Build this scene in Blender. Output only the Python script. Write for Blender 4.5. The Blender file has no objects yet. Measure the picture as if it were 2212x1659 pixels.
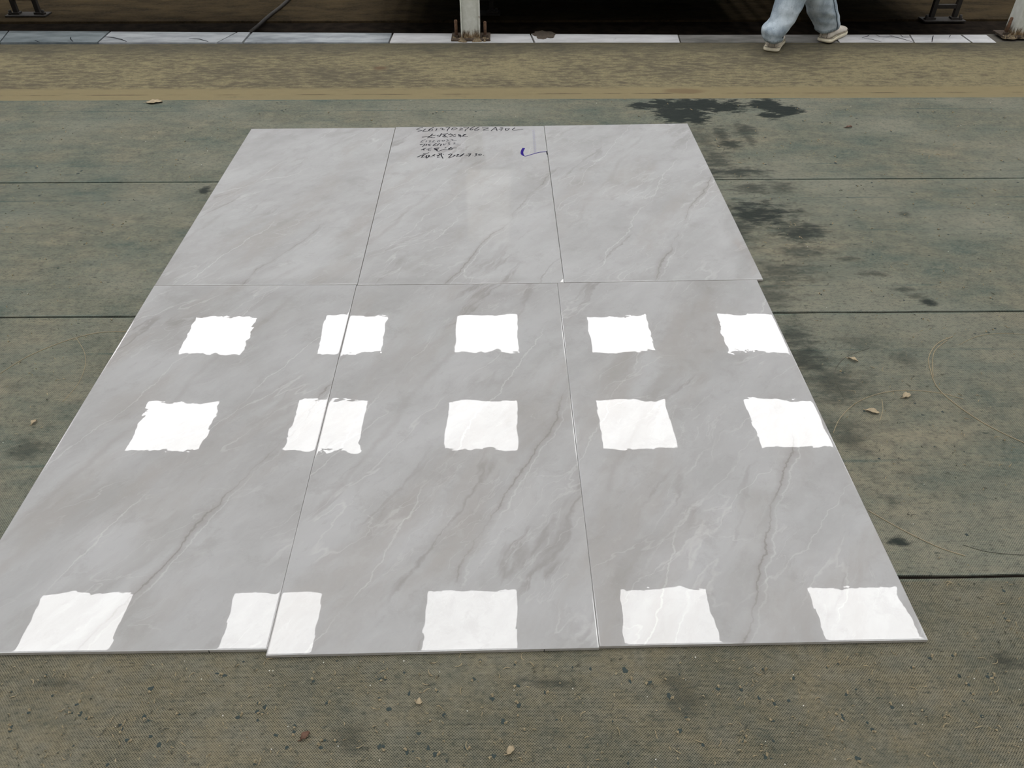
import bpy, bmesh, math, random
from mathutils import Vector, noise as mnoise

# ------------------------------------------------------------------ camera
PITCH, YAW, CAM_H, FPX = math.radians(40.05), math.radians(0.54), 1.2526, 1670.0
SC = bpy.context.scene
COL = SC.collection
cd = bpy.data.cameras.new('camera'); cam = bpy.data.objects.new('camera', cd); COL.objects.link(cam)
cam.location = (0, 0, CAM_H)
cam.rotation_euler = (math.pi/2 - PITCH, 0, -YAW)
cd.sensor_fit = 'HORIZONTAL'; cd.sensor_width = 36.0; cd.lens = 36.0*FPX/2212.0
cd.clip_start = 0.02; cd.clip_end = 200
SC.camera = cam

# ------------------------------------------------------------------ overcast sky and exposure
SKY, LIT, EXPO = .52, 10.2, 0.0
wd = bpy.data.worlds.new('overcast_sky'); SC.world = wd; wd.use_nodes = True
bg = wd.node_tree.nodes['Background']; bg.inputs[0].default_value = (0.95, 0.97, 1.0, 1); bg.inputs[1].default_value = SKY
SC.view_settings.view_transform = 'Standard'; SC.view_settings.look = 'None'
SC.view_settings.exposure = EXPO; SC.view_settings.gamma = 1.0; SC.view_settings.use_curve_mapping = False

R = random.Random(7)

# ------------------------------------------------------------------ geometry helpers
_f = Vector((math.sin(YAW)*math.cos(PITCH), math.cos(YAW)*math.cos(PITCH), -math.sin(PITCH)))
_r = Vector((math.cos(YAW), -math.sin(YAW), 0)); _u = _r.cross(_f)
def G(x, y, z=0.0):
    "point of the horizontal plane at height z that the photograph shows at x, y"
    d = _r*((x-1106)/FPX) - _u*((y-829.5)/FPX) + _f
    t = (z-CAM_H)/d.z
    return Vector((d.x*t, d.y*t, z))
def GX(x, D, z):
    "point at distance D along the floor and height z, at photograph column x"
    zc = D*math.cos(PITCH) + (CAM_H-z)*math.sin(PITCH)
    return Vector(((x-1106)/FPX*zc*math.cos(YAW) + D*math.tan(YAW), D, z))

class MB:
    def __init__(s): s.v, s.f, s.m, s.sm = [], [], [], []
    def add(s, vs, fs, mi=0, smooth=False):
        o = len(s.v); s.v += [Vector(q) for q in vs]
        for f in fs: s.f.append([o+i for i in f]); s.m.append(mi); s.sm.append(smooth)
    def box(s, x0, x1, y0, y1, z0, z1, mi=0):
        s.add([(x0,y0,z0),(x1,y0,z0),(x1,y1,z0),(x0,y1,z0),(x0,y0,z1),(x1,y0,z1),(x1,y1,z1),(x0,y1,z1)],
              [(3,2,1,0),(4,5,6,7),(0,1,5,4),(1,2,6,5),(2,3,7,6),(3,0,4,7)], mi)
    def prism(s, pts, z0, z1, mi=0, inset=0.0):
        n = len(pts)
        s.add([(p[0],p[1],z0) for p in pts]+[(p[0],p[1],z1) for p in pts],
              [tuple(range(n))[::-1], tuple(range(n, 2*n))]+[(i,(i+1)%n,n+(i+1)%n,n+i) for i in range(n)], mi)
    def loft(s, rings, mi=0, cap=True, smooth=True):
        n = len(rings[0]); vs = [p for r in rings for p in r]; fs = []
        for k in range(len(rings)-1):
            for i in range(n):
                j = (i+1) % n
                fs.append((k*n+i, k*n+j, (k+1)*n+j, (k+1)*n+i))
        if cap:
            fs.append(tuple(range(n))[::-1]); fs.append(tuple(range((len(rings)-1)*n, len(rings)*n)))
        s.add(vs, fs, mi, smooth)
    def tube(s, path, r, n=8, mi=0, smooth=True):
        path = [Vector(p) for p in path]; rings = []
        rr = r if isinstance(r, (list, tuple)) else [r]*len(path)
        for i, p in enumerate(path):
            t = (path[min(i+1,len(path)-1)]-path[max(i-1,0)]).normalized()
            a = t.cross(Vector((0,0,1)))
            if a.length < 1e-3: a = Vector((1,0,0))
            a.normalize(); b = a.cross(t)
            rings.append([p+(a*math.cos(q)+b*math.sin(q))*rr[i] for q in [2*math.pi*k/n for k in range(n)]])
        s.loft(rings, mi, True, smooth)
    def ribbon(s, pts, w, z, mi=0):
        pts = [Vector((p[0],p[1],0)) for p in pts]
        if len(pts) < 2: return
        L, Rr = [], []
        for i, p in enumerate(pts):
            t = (pts[min(i+1,len(pts)-1)]-pts[max(i-1,0)])
            if t.length < 1e-6: t = Vector((1,0,0))
            t.normalize(); nrm = Vector((-t.y,t.x,0))*(w[i] if isinstance(w,(list,tuple)) else w)*0.5
            L.append(p+nrm); Rr.append(p-nrm)
        n = len(pts)
        s.add([(q.x,q.y,z) for q in L]+[(q.x,q.y,z) for q in Rr], [(n+i,n+i+1,i+1,i) for i in range(n-1)], mi)

def obj(name, mb, mats, origin=(0,0,0), parent=None, bevel=0.0, subsurf=0, fix=True):
    me = bpy.data.meshes.new(name); og = Vector(origin)
    me.from_pydata([tuple(p-og) for p in mb.v], [], mb.f)
    if not isinstance(mats, (list, tuple)): mats = [mats]
    for m in mats: me.materials.append(m)
    me.polygons.foreach_set('material_index', mb.m); me.polygons.foreach_set('use_smooth', mb.sm)
    me.update()
    if fix:
        b = bmesh.new(); b.from_mesh(me); bmesh.ops.recalc_face_normals(b, faces=b.faces); b.to_mesh(me); b.free()
    o = bpy.data.objects.new(name, me); COL.objects.link(o)
    pw = Vector((0,0,0)); q = parent
    while q is not None: pw += q.location; q = q.parent
    o.parent = parent; o.location = og-pw
    if bevel:
        m = o.modifiers.new('bevel','BEVEL'); m.width = bevel; m.segments = 2; m.limit_method = 'ANGLE'
    if subsurf:
        m = o.modifiers.new('sub','SUBSURF'); m.levels = m.render_levels = subsurf
    return o
def tag(o, label=None, cat=None, group=None, kind=None):
    if label: o['label'] = label
    if cat: o['category'] = cat
    if group: o['group'] = group
    if kind: o['kind'] = kind
    return o
def empty(name, loc, label=None, cat=None, group=None, kind=None):
    o = bpy.data.objects.new(name, None); COL.objects.link(o); o.location = loc; o.empty_display_size = 0.1
    return tag(o, label, cat, group, kind)

# ------------------------------------------------------------------ material helpers
class NT:
    def __init__(s, name):
        s.mat = bpy.data.materials.new(name); s.mat.use_nodes = True
        s.t = s.mat.node_tree; s.bsdf = s.t.nodes['Principled BSDF']
    def put(s, sock, v):
        if hasattr(v, 'is_output'): s.t.links.new(v, sock)
        elif isinstance(v, (tuple, list)) and len(v) == 3 and len(sock.default_value) == 4: sock.default_value = (*v, 1)
        else: sock.default_value = v
    def P(s, **k):
        for a, v in k.items(): s.put(s.bsdf.inputs[a.replace('_', ' ')], v)
    def coord(s, kind='Object'): return s.t.nodes.new('ShaderNodeTexCoord').outputs[kind]
    def rnd(s): return s.t.nodes.new('ShaderNodeObjectInfo').outputs['Random']
    def m(s, op, a, b=0.0, c=0.0, clamp=False):
        n = s.t.nodes.new('ShaderNodeMath'); n.operation = op; n.use_clamp = clamp
        s.put(n.inputs[0], a); s.put(n.inputs[1], b); s.put(n.inputs[2], c); return n.outputs[0]
    def vm(s, op, a, b=(0,0,0)):
        n = s.t.nodes.new('ShaderNodeVectorMath'); n.operation = op
        s.put(n.inputs[0], a); s.put(n.inputs[1], b)
        return n.outputs['Value'] if op in ('LENGTH','DOT_PRODUCT','DISTANCE') else n.outputs[0]
    def map(s, v, scale=(1,1,1), rot=(0,0,0), loc=(0,0,0)):
        n = s.t.nodes.new('ShaderNodeMapping'); s.put(n.inputs[0], v)
        n.inputs['Scale'].default_value = scale; n.inputs['Rotation'].default_value = rot; n.inputs['Location'].default_value = loc
        return n.outputs[0]
    def noise(s, v, scale, detail=3.0, rough=0.55, dist=0.0, col=False):
        n = s.t.nodes.new('ShaderNodeTexNoise'); s.put(n.inputs['Vector'], v)
        n.inputs['Scale'].default_value = scale; n.inputs['Detail'].default_value = detail
        n.inputs['Roughness'].default_value = rough; n.inputs['Distortion'].default_value = dist
        return n.outputs['Color'] if col else n.outputs['Fac']
    def vor(s, v, scale, feature='F1'):
        n = s.t.nodes.new('ShaderNodeTexVoronoi'); n.feature = feature; s.put(n.inputs['Vector'], v)
        n.inputs['Scale'].default_value = scale; return n.outputs['Distance']
    def step(s, x, lo, hi, a=0.0, b=1.0):
        n = s.t.nodes.new('ShaderNodeMapRange'); n.interpolation_type = 'SMOOTHSTEP'; s.put(n.inputs[0], x)
        n.inputs[1].default_value = lo; n.inputs[2].default_value = hi; n.inputs[3].default_value = a; n.inputs[4].default_value = b
        return n.outputs[0]
    def mix(s, f, a, b, mode='MIX'):
        n = s.t.nodes.new('ShaderNodeMix'); n.data_type = 'RGBA'; n.blend_type = mode
        s.put(n.inputs[0], f); s.put(n.inputs[6], a); s.put(n.inputs[7], b); return n.outputs[2]
    def bump(s, h, dist, strength=1.0, normal=None):
        n = s.t.nodes.new('ShaderNodeBump'); s.put(n.inputs['Height'], h)
        n.inputs['Distance'].default_value = dist; n.inputs['Strength'].default_value = strength
        if normal is not None: s.put(n.inputs['Normal'], normal)
        return n.outputs[0]
    def sep(s, v):
        n = s.t.nodes.new('ShaderNodeSeparateXYZ'); s.put(n.inputs[0], v); return n.outputs
    def ellipses(s, v, lst, wob, amp):
        "soft-edged blotches: (cx, cy, rx, ry, strength, softness)"
        out = None; wb = s.m('MULTIPLY', s.m('SUBTRACT', wob, 0.5), amp)
        for cx, cy, rx, ry, st, soft in lst:
            d = s.vm('LENGTH', s.map(v, (1/rx, 1/ry, 0), (0,0,0), (-cx/rx, -cy/ry, 0)))
            k = s.step(s.m('ADD', d, wb), 1.0, 1.0-soft, 0.0, st)
            out = k if out is None else s.m('MAXIMUM', out, k)
        return out

def plain(name, c, rough=0.6, metal=0.0, var=0.0, scale=20.0, spec=0.5):
    t = NT(name); t.P(Roughness=rough, Metallic=metal, Specular_IOR_Level=spec)
    if var:
        n = t.noise(t.coord(), scale, 4)
        t.P(Base_Color=t.mix(t.step(n, .3, .7), tuple(q*(1-var) for q in c), tuple(min(1,q*(1+var)) for q in c)),
            Normal=t.bump(n, .002, .4))
    else: t.P(Base_Color=c)
    return t.mat

# ---- polished porcelain with marble print
def marble():
    t = NT('polished_grey_marble_porcelain')
    c = t.coord(); off = t.vm('SCALE', (31.7, 17.3, 9.1)); t.t.nodes[-1].inputs['Scale'].default_value = 1
    t.put(t.t.nodes[-1].inputs['Scale'], t.rnd())
    p = t.vm('ADD', c, t.vm('MULTIPLY', off, (3, 3, 3)))
    w = t.vm('SCALE', t.vm('SUBTRACT', t.noise(p, 2.6, 5, .6, col=True), (.5,.5,.5))); t.t.nodes[-1].inputs['Scale'].default_value = .075
    w2 = t.vm('SCALE', t.vm('SUBTRACT', t.noise(p, 14, 4, .6, col=True), (.5,.5,.5))); t.t.nodes[-1].inputs['Scale'].default_value = .035
    q = t.vm('ADD', t.vm('ADD', p, w), w2)
    a = math.radians(-52)
    q1 = t.map(q, (1, 2.6, 1), (0, 0, a)); q1 = t.map(t.map(q, (1,1,1), (0,0,a)), (1, 2.8, 1))
    q2 = t.map(t.map(q, (1,1,1), (0,0,math.radians(-64))), (1, 3.2, 1), (0,0,0), (3.1, 1.7, 5))
    q3 = t.map(t.map(q, (1,1,1), (0,0,math.radians(-35))), (1, 2.0, 1), (0,0,0), (7.1, 2.7, 9))
    cloud = t.noise(q1, 2.3, 6, .62); cloud2 = t.noise(q3, 5.0, 6, .6)
    v1 = t.map(t.map(q, (1,1,1), (0,0,a)), (1, 5.0, 1), (0,0,0), (2,4,1))
    v2 = t.map(t.map(q, (1,1,1), (0,0,math.radians(-62))), (1, 5.5, 1), (0,0,0), (3.1, 1.7, 5))
    v3 = t.map(t.map(q, (1,1,1), (0,0,math.radians(-30))), (1, 3.6, 1), (0,0,0), (7.1, 2.7, 9))
    base = t.mix(t.step(cloud, .3, .7), (0.293,0.288,0.288), (0.351,0.350,0.351))
    base = t.mix(t.step(cloud2, .42, .72, 0, .6), base, (0.375,0.374,0.376))
    warm = t.noise(q2, 2.0, 5, .6)
    base = t.mix(t.step(warm, .50, .70, 0, .65), base, (0.289,0.274,0.264))
    def ridge(v, sc, wid, det=3.0):
        n = t.noise(v, sc, det, .5); return t.step(t.m('ABSOLUTE', t.m('SUBTRACT', n, .5)), wid, 0.0)
    mask1 = t.step(t.noise(p, 2.4, 2), .5, .64); mask2 = t.step(t.noise(t.map(p, (1,1,1), (0,0,0), (5,5,5)), 3.0, 2), .48, .62)
    mask3 = t.step(t.noise(t.map(p, (1,1,1), (0,0,0), (9,2,7)), 3.3, 2), .5, .64)
    dark = t.m('MULTIPLY', ridge(v2, .95, .022, 5), mask1)
    base = t.mix(t.m('MULTIPLY', dark, .50), base, (0.202,0.189,0.183))
    soft = t.m('MULTIPLY', ridge(v1, 1.5, .075, 6), mask3); base = t.mix(t.m('MULTIPLY', soft, .38), base, (0.247,0.237,0.230))
    wv = t.m('MULTIPLY', ridge(v1, 1.25, .0085, 4), mask2); base = t.mix(t.m('MULTIPLY', wv, .32), base, (0.490,0.484,0.479))
    wv2 = t.m('MULTIPLY', ridge(v3, 2.6, .010, 4), mask3); base = t.mix(t.m('MULTIPLY', wv2, .26), base, (0.479,0.474,0.469))
    wv3 = t.m('MULTIPLY', ridge(t.map(v1, (1,1,1), (0,0,0), (8,3,4)), 2.9, .008, 4), mask1); base = t.mix(t.m('MULTIPLY', wv3, .22), base, (0.469,0.463,0.458))
    fine = t.noise(q1, 20, 6, .72); base = t.mix(t.step(fine, .56, .8, 0, .38), base, (0.426,0.422,0.419))
    base = t.mix(t.step(fine, .45, .25, 0, .35), base, (0.250,0.244,0.239))
    mot = t.noise(q, 11, 7, .7); base = t.mix(t.step(mot, .52, .72, 0, .45), base, (0.363,0.361,0.358)); base = t.mix(t.step(mot, .48, .30, 0, .40), base, (0.248,0.241,0.236))
    # the long fissures that run across every print of this face
    ux = t.m('ADD', t.vm('DOT_PRODUCT', c, (.906, -.423, 0)), t.m('MULTIPLY', t.m('SUBTRACT', t.noise(p, 5, 6, .62), .5), .10))
    lm = t.step(t.noise(p, 3.2, 3), .40, .58)
    for u0, wd_, colr, st_ in ((.222, .016, (.245,.232,.225), .50), (.222, .0032, (.19,.178,.17), .60), (-.12, .014, (.26,.25,.245), .40), (.06, .0030, (.50,.495,.49), .38), (-.20, .0026, (.50,.495,.49), .32), (.236, .003, (.50,.495,.49), .30)):
        e = t.step(t.m('ABSOLUTE', t.m('SUBTRACT', ux, u0)), wd_, 0.0, 0, st_)
        base = t.mix(t.m('MULTIPLY', e, lm), base, colr)
    nb = t.bump(t.noise(p, 16, 1.5, .5), (.00013))
    nb = t.bump(t.noise(p, 5, 1, .5), .00030, 1.0, nb)
    nb = t.bump(t.noise(p, 45, 2, .5), (.000022), 1.0, nb)
    t.P(Base_Color=base, Roughness=.004, IOR=1.5, Normal=nb); return t.mat
M_TILE = marble()
M_BODY = plain('unglazed_tile_body', (.34,.325,.30), .7, 0, .08, 60)
M_CHIP = plain('chipped_glaze', (.80,.78,.75), .6)
M_INK = plain('black_marker_ink', (.012,.012,.018), .7, 0, 0, 1, .1)
M_INKF = plain('fading_marker_ink', (.08,.08,.09), .7, 0, 0, 1, .1)
M_BLUE = plain('blue_marker_ink', (.020,.008,.15), .7, 0, 0, 1, .1)
M_STAMP = plain('pale_violet_stamp_ink', (.20,.195,.27), .4)

# ---- green woven plastic floor mat
def mat_green(name, dust, stains, lines, teal=(.068,.095,.082), tan=(.205,.187,.134), pattern=1.0, gy=1.0, half=.43):
    t = NT(name); c = t.coord(); x, y, z = t.sep(c)
    wob = t.noise(t.map(c, (1, 2.2, 1)), 7, 6, .62)
    big = t.noise(t.map(c, (1, 2.0, 1)), 1.6, 5, .6); mid = t.noise(t.map(c, (1, 2.0, 1)), 6.5, 6, .65); fine = t.noise(c, 160, 3, .7)
    strk = t.noise(t.map(c, (.7, 14, 1)), 3.0, 4, .6)
    d = t.m('ADD', t.m('MULTIPLY', t.m('SUBTRACT', big, .5), 1.6), dust)
    d = t.m('ADD', d, t.m('MULTIPLY', t.m('SUBTRACT', mid, .5), 1.25))
    d = t.m('ADD', d, t.m('MULTIPLY', t.m('SUBTRACT', strk, .5), .35))
    d = t.m('ADD', d, t.m('MULTIPLY', t.m('SUBTRACT', fine, .5), .9), 0, True)
    dirt = t.mix(t.step(t.noise(c, 24, 4, .6), .35, .68), tan, (.150,.138,.102))
    col = t.mix(d, teal, dirt)
    grey = t.noise(t.map(c, (1,1.5,1), (0,0,0), (4,9,2)), 2.2, 4, .6)
    col = t.mix(t.step(grey, .42, .70, 0, .75*gy), col, (.192,.190,.150))
    # scuffed spots and pits
    sp = t.noise(t.map(c, (1, 2.3, 1), (0,0,0), (1,7,3)), 34, 3, .6)
    col = t.mix(t.step(sp, .64, .74, 0, .75), col, (.045,.055,.045))
    for y0, k in lines:
        e = t.m('ABSOLUTE', t.m('SUBTRACT', t.m('ADD', y, t.m('MULTIPLY', t.m('SUBTRACT', wob, .5), .02)), y0))
        e = t.m('MULTIPLY', t.step(e, .007, 0.0, 0, k), t.step(t.noise(t.map(c, (1.5, .2, 1)), 3, 4), .4, .6))
        col = t.mix(e, col, (.035,.075,.07))
    grit = t.noise(t.map(c, (1,1.6,1)), 85, 5, .75)
    col = t.mix(t.step(grit, .50, .32, 0, .62), col, (.036,.044,.036)); col = t.mix(t.step(grit, .53, .70, 0, .5), col, (.23,.208,.15))
    gr2 = t.noise(t.map(c, (1,1.7,1), (0,0,0), (3,1,2)), 30, 8, .75); col = t.mix(t.step(gr2, .50, .32, 0, .50), col, (.055,.062,.050)); col = t.mix(t.step(gr2, .53, .70, 0, .42), col, (.21,.19,.14))
    lip = t.m('SUBTRACT', half, t.m('ABSOLUTE', y)); lip = t.m('MULTIPLY', t.step(lip, .008, .002, 0, .25), t.step(t.noise(t.map(c, (2.5,.1,1)), 3, 4), .34, .58, .15, 1.0))
    col = t.mix(lip, col, (.105,.165,.150))
    rough = .85
    if stains:
        s = t.ellipses(c, stains, t.noise(t.map(c, (1, 2.4, 1)), 15, 8, .70), 3.0)
        s = t.m('MULTIPLY', s, t.step(t.noise(t.map(c, (1, 3, 1)), 30, 4, .6), .2, .45, .75, 1.0))
        col = t.mix(s, col, (.006,.011,.0085)); rough = t.m('SUBTRACT', .85, t.m('MULTIPLY', s, .25))
    # woven holes on a hexagonal lattice
    PITCHM = .0046; kk = 4*math.pi/(math.sqrt(3)*PITCHM)
    warp = t.vm('ADD', c, t.vm('MULTIPLY', t.vm('SUBTRACT', t.noise(c, 3.0, 2, col=True), (.5,.5,.5)), (.03,.02,0)))
    hs = None
    for ang in (90, 210, 330):
        aa = math.radians(ang)
        cc = t.m('COSINE', t.vm('DOT_PRODUCT', warp, (kk*math.cos(aa), kk*math.sin(aa)*1.73, 0)))
        hs = cc if hs is None else t.m('ADD', hs, cc)
    hole = t.m('MULTIPLY', t.step(hs, .2, 1.6), t.step(t.noise(t.map(c, (1,1,1), (0,0,0), (2,2,8)), 4.5, 4, .6), .30, .58, .5, 1.0))
    hole = t.m('MULTIPLY', hole, pattern)
    col = t.mix(t.m('MULTIPLY', hole, .88), col, (.010,.014,.011))
    nb = t.bump(t.m('SUBTRACT', mid, t.m('MULTIPLY', hole, .25)), .006, .6)
    t.P(Base_Color=col, Roughness=rough, Specular_IOR_Level=.2, Normal=nb); return t.mat

# ------------------------------------------------------------------ the hall
Z_MAT, Z_FLOOR, Z_IN = -.0095, -.0145, -.050
Y_FRONT, Y_BACK = G(1106, 92, -.012).y, G(1106, 71, -.012).y

def floor_mat():
    t = NT('dusty_tan_concrete'); c = t.coord(); x, y, z = t.sep(c)
    wob = t.noise(t.map(c, (1, 3.5, 1)), 6, 6, .65); big = t.noise(c, 1.2, 4, .6)
    strk = t.noise(t.map(c, (1, 2.6, 1)), 17, 8, .74)
    col = t.mix(t.step(t.m('ADD', strk, t.m('MULTIPLY', t.m('SUBTRACT', big, .5), .6)), .34, .62), (.078,.069,.047), (.205,.176,.100))
    g2 = t.noise(t.map(c, (1, 2.2, 1)), 42, 6, .75); col = t.mix(t.step(g2, .46, .30, 0, .6), col, (.045,.038,.026))
    col = t.mix(t.step(t.noise(c, 90, 3, .7), .35, .7, 0, .45), col, (.088,.076,.05))
    near = t.step(y, G(0, 213, Z_FLOOR).y+.14, G(0, 213, Z_FLOOR).y+.10)
    col = t.mix(t.m('MULTIPLY', near, t.step(wob, .3, .45, .55, .9)), col, (.190,.156,.085))
    ln = t.step(t.m('ABSOLUTE', t.m('SUBTRACT', t.m('ADD', y, t.m('MULTIPLY', wob, .012)), G(0, 207, Z_FLOOR).y+.008)), .008, .002)
    col = t.mix(t.m('MULTIPLY', ln, t.step(t.noise(t.map(c, (1.6,.2,1)), 3, 4), .42, .6, 0, .8)), col, (.07,.055,.035))
    far = t.step(t.m('ADD', y, t.m('MULTIPLY', t.m('SUBTRACT', wob, .5), .35)), 4.05, 4.30)
    col = t.mix(t.m('MULTIPLY', far, .65), col, (.055,.052,.040))
    tr = G(1480, 200, Z_FLOOR)
    s = t.ellipses(c, [(tr.x, tr.y+.02, .13, .045, .5, .5), (G(822,147,Z_FLOOR).x, G(822,147,Z_FLOOR).y, .05, .04, .8, .8)], wob, 1.0)
    col = t.mix(s, col, (.10,.062,.035))
    t.P(Base_Color=col, Roughness=.9, Specular_IOR_Level=.2, Normal=t.bump(strk, .01, .5)); return t.mat
M_FLOOR = floor_mat()
b = MB(); b.box(-10, 10, -8, Y_FRONT, -.25, Z_FLOOR); b.box(-10, 10, Y_FRONT, 15.2, -.25, -.10)
fl = tag(obj('floor', b, M_FLOOR), kind='structure')

def sunk():
    t = NT('dark_concrete_with_shade'); c = t.coord(); x, y, z = t.sep(c)
    n = t.noise(t.map(c, (1, 2.4, 1)), 4, 6, .65); n2 = t.noise(c, 60, 4, .7)
    col = t.mix(t.step(n, .3, .68), (.016,.012,.007), (.046,.033,.017))
    col = t.mix(t.step(n2, .4, .7, 0, .4), col, (.058,.043,.023))
    bay_shade = t.ellipses(c, [(.75, 4.85, 1.25, .75, .93, .5), (-.1, 4.62, .5, .10, .8, .7), (-1.9, 4.60, 1.6, .06, .7, .8), (1.95, 4.82, .80, .42, .85, .7)], n, 1.1)  # ellipses paint the shade under the conveyors into the floor colour
    col = t.mix(bay_shade, col, (.010,.008,.006))
    sp = G(1150, 45, Z_IN); sm = t.ellipses(c, [(sp.x+.02, sp.y, .03, .12, .5, .9), (sp.x+.05, sp.y-.1, .09, .03, .4, .9)], n, 1.5)
    col = t.mix(sm, col, (.10,.09,.075))
    t.P(Base_Color=col, Roughness=.95, Specular_IOR_Level=.05, Normal=t.bump(n, .02, .5)); return t.mat
M_SUNK = sunk()
M_SUNKF = plain('black_shade_concrete', (.011,.008,.0055), .95, 0, .5, 14, 0.04)  # front slab colour darkened to paint in the shade behind the strip
YJ = G(1106, 46, Z_IN).y
pit = empty('trim_2', (0, Y_BACK, Z_IN), kind='structure')
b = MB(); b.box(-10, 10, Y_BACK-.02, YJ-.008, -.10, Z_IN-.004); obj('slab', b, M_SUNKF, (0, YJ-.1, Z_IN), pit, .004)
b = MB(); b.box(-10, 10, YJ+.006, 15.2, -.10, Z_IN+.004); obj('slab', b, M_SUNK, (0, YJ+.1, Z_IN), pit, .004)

M_CEIL = plain('grey_roof_sheet', (.17,.175,.18), .6, 0, .1, 2)
M_WALL = plain('pale_painted_wall', (.34,.34,.33), .8, 0, .06, 1.5)
M_STEEL = plain('galvanised_frame', (.45,.46,.47), .45, .6)
t_ = NT('daylit_translucent_panel'); t_.P(Base_Color=(.8,.8,.8), Emission_Color=(1.0,.995,.985), Emission_Strength=LIT); M_SKYL = t_.mat
b = MB(); b.box(-10, 10, -8, 14.7, 8.03, 8.10); tag(obj('ceiling', b, M_CEIL), kind='structure')
for nm, (x0,x1,y0,y1) in {'wall_back': (-10,10,15.0,15.2), 'wall_left': (-10.2,-10,-8,15.2), 'wall_right': (10,10.2,-8,15.2), 'wall_front': (-10,10,-8.2,-8)}.items():
    b = MB(); b.box(x0, x1, y0, y1, -.25, 4.3); tag(obj(nm, b, M_WALL, ((x0+x1)/2,(y0+y1)/2,0)), kind='structure')
# square translucent panels in the roof: tile-mirrored ones plus unseen rows continuing the grid
wn = 0
for Yr in (12.575, 9.90, 5.84, 3.15, .45, -3.6, -6.3):
    for k in range(-3, 4):
        xr = -.43 + (Yr-9.9)*.018 + 2.69*k
        if abs(xr) > 9.2: continue
        wn += 1
        w = empty('window_%d' % wn, (xr, Yr, 8.0), kind='structure'); h = .620
        b = MB(); b.box(xr-h, xr+h, Yr-h, Yr+h, 7.985, 8.0); obj('pane', b, M_SKYL, (xr,Yr,8), w)
        b = MB()
        for q in ((-h-.03,-h,-h-.03,h+.03),(h,h+.03,-h-.03,h+.03),(-h,h,-h-.03,-h),(-h,h,h,h+.03)):
            b.box(xr+q[0], xr+q[1], Yr+q[2], Yr+q[3], 7.985, 8.03)
        obj('frame', b, M_STEEL, (xr,Yr,8), w)

# ------------------------------------------------------------------ tile strip along the edge of the dark bay
def strip_mat(name, a, bcol, dirt):
    t = NT(name); c = t.coord(); n = t.noise(t.map(c, (1,3,1)), 5, 6, .65); n2 = t.noise(c, 30, 4, .7)
    col = t.mix(t.step(n, .35, .65), a, bcol); col = t.mix(t.step(n2, .6, .75, 0, dirt), col, (.08,.07,.055))
    t.P(Base_Color=col, Roughness=.45, Normal=t.bump(n2, .002, .3)); return t.mat
MS_BLUE = strip_mat('bluish_grey_strip_tile', (.085,.105,.115), (.185,.212,.225), .4)
MS_PALE = strip_mat('pale_grey_strip_tile', (.22,.235,.25), (.36,.378,.395), .3)
MS_MID = strip_mat('veined_grey_strip_tile', (.155,.172,.188), (.31,.332,.35), .35)
MS_WHITE = strip_mat('white_strip_tile', (.40,.40,.41), (.52,.52,.53), .35)
MS_DIRT_SHADOW = strip_mat('soiled_shadowed_strip_tile', (.09,.088,.082), (.20,.195,.185), .5)  # real dirt, plus the walking person's shadow painted into the colour
M_BED = plain('mortar_bed', (.07,.062,.05), .9, 0, .2, 30)
strip = empty('trim_1', (0, (Y_FRONT+Y_BACK)/2, -.03), kind='structure')
b = MB(); b.box(-6, 6, Y_FRONT+.003, Y_BACK-.004, -.11, -.024); obj('mortar_bed', b, M_BED, (0, Y_FRONT, -.05), strip)
yb = lambda x: 66.5 + 8.5*min(1, max(0, x/1470.0))
def piece(fr, bk, m, label=None, crack=()):
    "front x list left to right, back x list left to right"
    pts = [G(x, 91.5, -.012) for x in fr]+[G(x, yb(x), -.012) for x in reversed(bk)]
    cx = sum(p.x for p in pts)/len(pts); cy = sum(p.y for p in pts)/len(pts)
    for p in pts: p.x += (.0018 if p.x < cx else -.0018)
    b = MB(); b.prism(pts, -.026, -.012+R.uniform(-.0008,.0008))
    o = obj('tile', b, m, (cx, cy, -.02), strip)
    if label: o['label'] = label
    for pl in crack:
        q = MB(); q.ribbon([G(x, y, -.011) for x, y in pl], [.004]+[.006]*(len(pl)-2)+[.003], -.0105); obj('crack', q, M_INK, (cx,cy,-.011), o, fix=False)
piece((-700,-260), (-640,-225), MS_BLUE)
piece((-258,-2), (-223,18), MS_BLUE)
piece((0,210), (20,237), MS_BLUE, 'bluish grey tile with two small cracks', [[(75,87),(82,90),(86,91)],[(153,80),(152,84),(158,90)],[(146,89),(157,88.5)]])
piece((212,468), (239,510), MS_PALE, 'pale tile with arc cracks at both ends', [[(226,79),(245,81),(262,85),(274,90)],[(408,83),(430,84),(450,90)]])
piece((470,523), (513,541), MS_PALE, 'pale broken wedge of tile')
piece((526,839), (545,847), MS_MID)
piece((841,1153), (850,1145), MS_WHITE, 'white tile under the steel column')
piece((1156,1469), (1147,1464), MS_WHITE, 'white tile with a dark stain at its back corner')
piece((1471,1812), (1466,1795), MS_DIRT_SHADOW, 'soiled grey tile with painted shadow under the walking person')
piece((1814,1974), (1798,1964), MS_WHITE, 'white tile crazed with branching cracks', [[(1862,82),(1874,78),(1878,75.5)],[(1866,83),(1884,85),(1905,91)],[(1892,75.5),(1900,79),(1915,80),(1930,78)],[(1920,75.5),(1934,80),(1950,84),(1972,91)],[(1945,75.5),(1950,80),(1966,80)]])
piece((1976,2098), (1966,2075), MS_WHITE, None, [[(2016,77),(2014,84),(2013,91)],[(2053,76),(2050,81)]])
piece((2101,2153), (2078,2131), MS_WHITE)
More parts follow.
